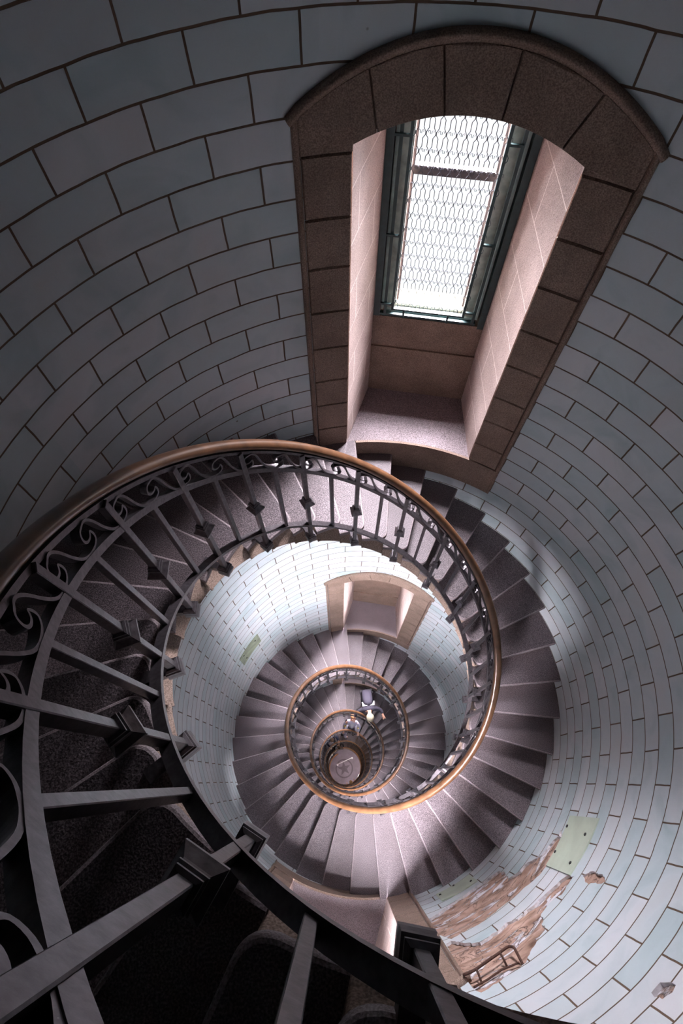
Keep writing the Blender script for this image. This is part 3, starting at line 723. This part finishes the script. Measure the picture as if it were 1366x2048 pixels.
def pack(rt, hip, ch, sh, lean):
    u = Vector((math.sin(lean), 0, math.cos(lean))); b_ = Vector((-math.cos(lean), 0, math.sin(lean)))
    m = MB(); rings = []
    for t, wd, dp in ((-.06, .12, .05), (0, .16, .10), (.15, .175, .13), (.32, .165, .12), (.42, .13, .08), (.46, .08, .04)):
        c = hip + u * t + b_ * .10; rings.append([c + b_ * (dp * (1 - abs(y) ** 4)) + Vector((0, wd * y, 0)) for y in (-1, -.7, -.3, .3, .7, 1)] + [c + Vector((0, wd * y, 0)) for y in (.6, -.6)])
    m.loft(rings); m.build('hood_flap', J1, rt, True)
    for s in (1, -1):
        m = MB(); a = sh + b_ * .11
        m.hexa([a + Vector((0, s * .03, 0)) - u * .02, a + Vector((0, s * .17, 0)) - u * .02, a + Vector((0, s * .17, 0)) - u * .02 - b_ * .02, a + Vector((0, s * .03, 0)) - u * .02 - b_ * .02,
                a + Vector((0, s * .15, 0)) - u * .16, a + Vector((0, s * .18, 0)) - u * .16, a + Vector((0, s * .18, 0)) - u * .16 - b_ * .02, a + Vector((0, s * .15, 0)) - u * .16 - b_ * .02])
        m.build('white_shoulder_panel', WH, rt)
def facein(k): return az(k) + PI
person(72.7, 1.34, facein(72.7) + .50, 'person in a khaki cap and dark purple jacket bending over the handrail', J1, BK, None, lean=1.0, look=.15, arm_l=(.34, .38, 1.06), arm_r=(.34, -.42, 1.02), cap=KH, extra=pack)
def scarf(rt, hip, ch, sh, lean):
    m = MB(); m.hexa([sh + Vector((.10, -.07, .0)), sh + Vector((.10, .07, .0)), sh + Vector((.07, .07, .02)), sh + Vector((.07, -.07, .02)), ch + Vector((.16, -.02, -.05)), ch + Vector((.16, .02, -.05)), ch + Vector((.13, .02, -.05)), ch + Vector((.13, -.02, -.05))]); m.build('white_shirt_front', WH, rt)
    for s in (1, -1): ball('yellow_sleeve', hip + Vector((.02, s * .27, .20)), .065, YE, rt, (1, .8, 1.4))
person(107.3, 1.22, facein(107.3), 'person with curly auburn hair in a grey jacket with yellow sleeves', GR, GR, OR_, lean=-.28, look=-.55, arm_l=(.25, .28, 1.05), arm_r=(.25, -.30, 1.0), extra=scarf)
person(139.0, 1.30, facein(139.0), 'person in navy jacket standing on a lower turn with both hands on the rail', NV, BK, BR_, lean=.12, look=.3, arm_l=(.30, .24, 1.02), arm_r=(.30, -.24, 1.02))
person(142.2, 1.45, az(142.2) - PI / 2, 'person in dark grey coat walking down behind the navy jacket', GR, BK, BR_, lean=.1, look=.2, arm_l=(.2, .3, .95))
person(176.5, 1.30, facein(176.5), 'person in black at the last turn of the handrail', BK, BK, BR_, lean=.35, look=.5, arm_l=(.32, .26, 1.0), arm_r=(.32, -.26, 1.0))
person(194.0, 1.30, facein(194.0), 'person with fair hair leaning over the bottom of the well', BK, BK, BL, lean=.75, look=.4, arm_l=(.36, .26, 1.0), arm_r=(.36, -.26, 1.0))
# white barrier pole across the foot of the well
m = MB(); a, b_ = Vector((-.45, .28, 0)), Vector((.62, .62, 0)); m.tube([a, a + (b_ - a) * .5, b_], .022, 8)
for p in (a, b_): m.tube([p, p + Vector((0, 0, -1.0))], .02, 8); m.tube([p + Vector((0, 0, -1.0)), p + Vector((0, 0, -1.03))], .07, 14)
o = m.build('barrier', simple('white_paint', (.8, .76, .78), .4), None, True); o.location = (0, 0, FLOOR + 1.03); prop(o, 'thin white barrier pole across the round floor at the foot of the well', 'barrier')

# ------------------------------------------------------------------ light
wd = bpy.data.worlds.new('sky'); sc.world = wd; wd.use_nodes = True
bg = wd.node_tree.nodes['Background']; bg.inputs[0].default_value = (.92, .95, 1, 1); bg.inputs[1].default_value = 1.3
for k in (150, 186, 205):      # small warm lamps of the lower turns
    ld = bpy.data.lights.new('wall_lamp', 'POINT'); ld.energy = 14; ld.color = (1, .62, .32); ld.shadow_soft_size = .05
    lo = bpy.data.objects.new('wall_lamp', ld); COL.objects.link(lo); lo.location = P(k, 1.75, max(ln(k), FLOOR) + 2.1)

ld = bpy.data.lights.new('well_fill', 'POINT'); ld.energy = 150; ld.color = (1, .86, .88); ld.shadow_soft_size = .06  # added fill light, no real lamp, to brighten the floor of the well
lo = bpy.data.objects.new('well_fill', ld); COL.objects.link(lo); lo.location = P(190, .93, FLOOR + 2.6)

# ------------------------------------------------------------------ camera
cd = bpy.data.cameras.new('camera'); cam = bpy.data.objects.new('camera', cd); COL.objects.link(cam); sc.camera = cam
cd.sensor_fit = 'VERTICAL'; cd.sensor_height = 36; cd.lens = 36 * 1097.937 / 2048; cd.clip_start = .02; cd.clip_end = 200
RM = Matrix(((0.99542208, 0.08496512, -0.04377005), (-0.09555388, 0.89468241, -0.43636319), (0.00208464, 0.43854796, 0.89870537)))
cam.matrix_world = Matrix.Translation((-0.34997, -0.69219, 4.32754)) @ RM.to_4x4()
vs = sc.view_settings; vs.view_transform = 'Standard'; vs.look = 'None'; vs.gamma = 1; vs.use_curve_mapping = False; vs.exposure = 0
sc.cycles.max_bounces = 10; sc.cycles.diffuse_bounces = 6; sc.cycles.transparent_max_bounces = 12; sc.cycles.use_denoising = True
sc.cycles.caustics_reflective = False; sc.cycles.caustics_refractive = False
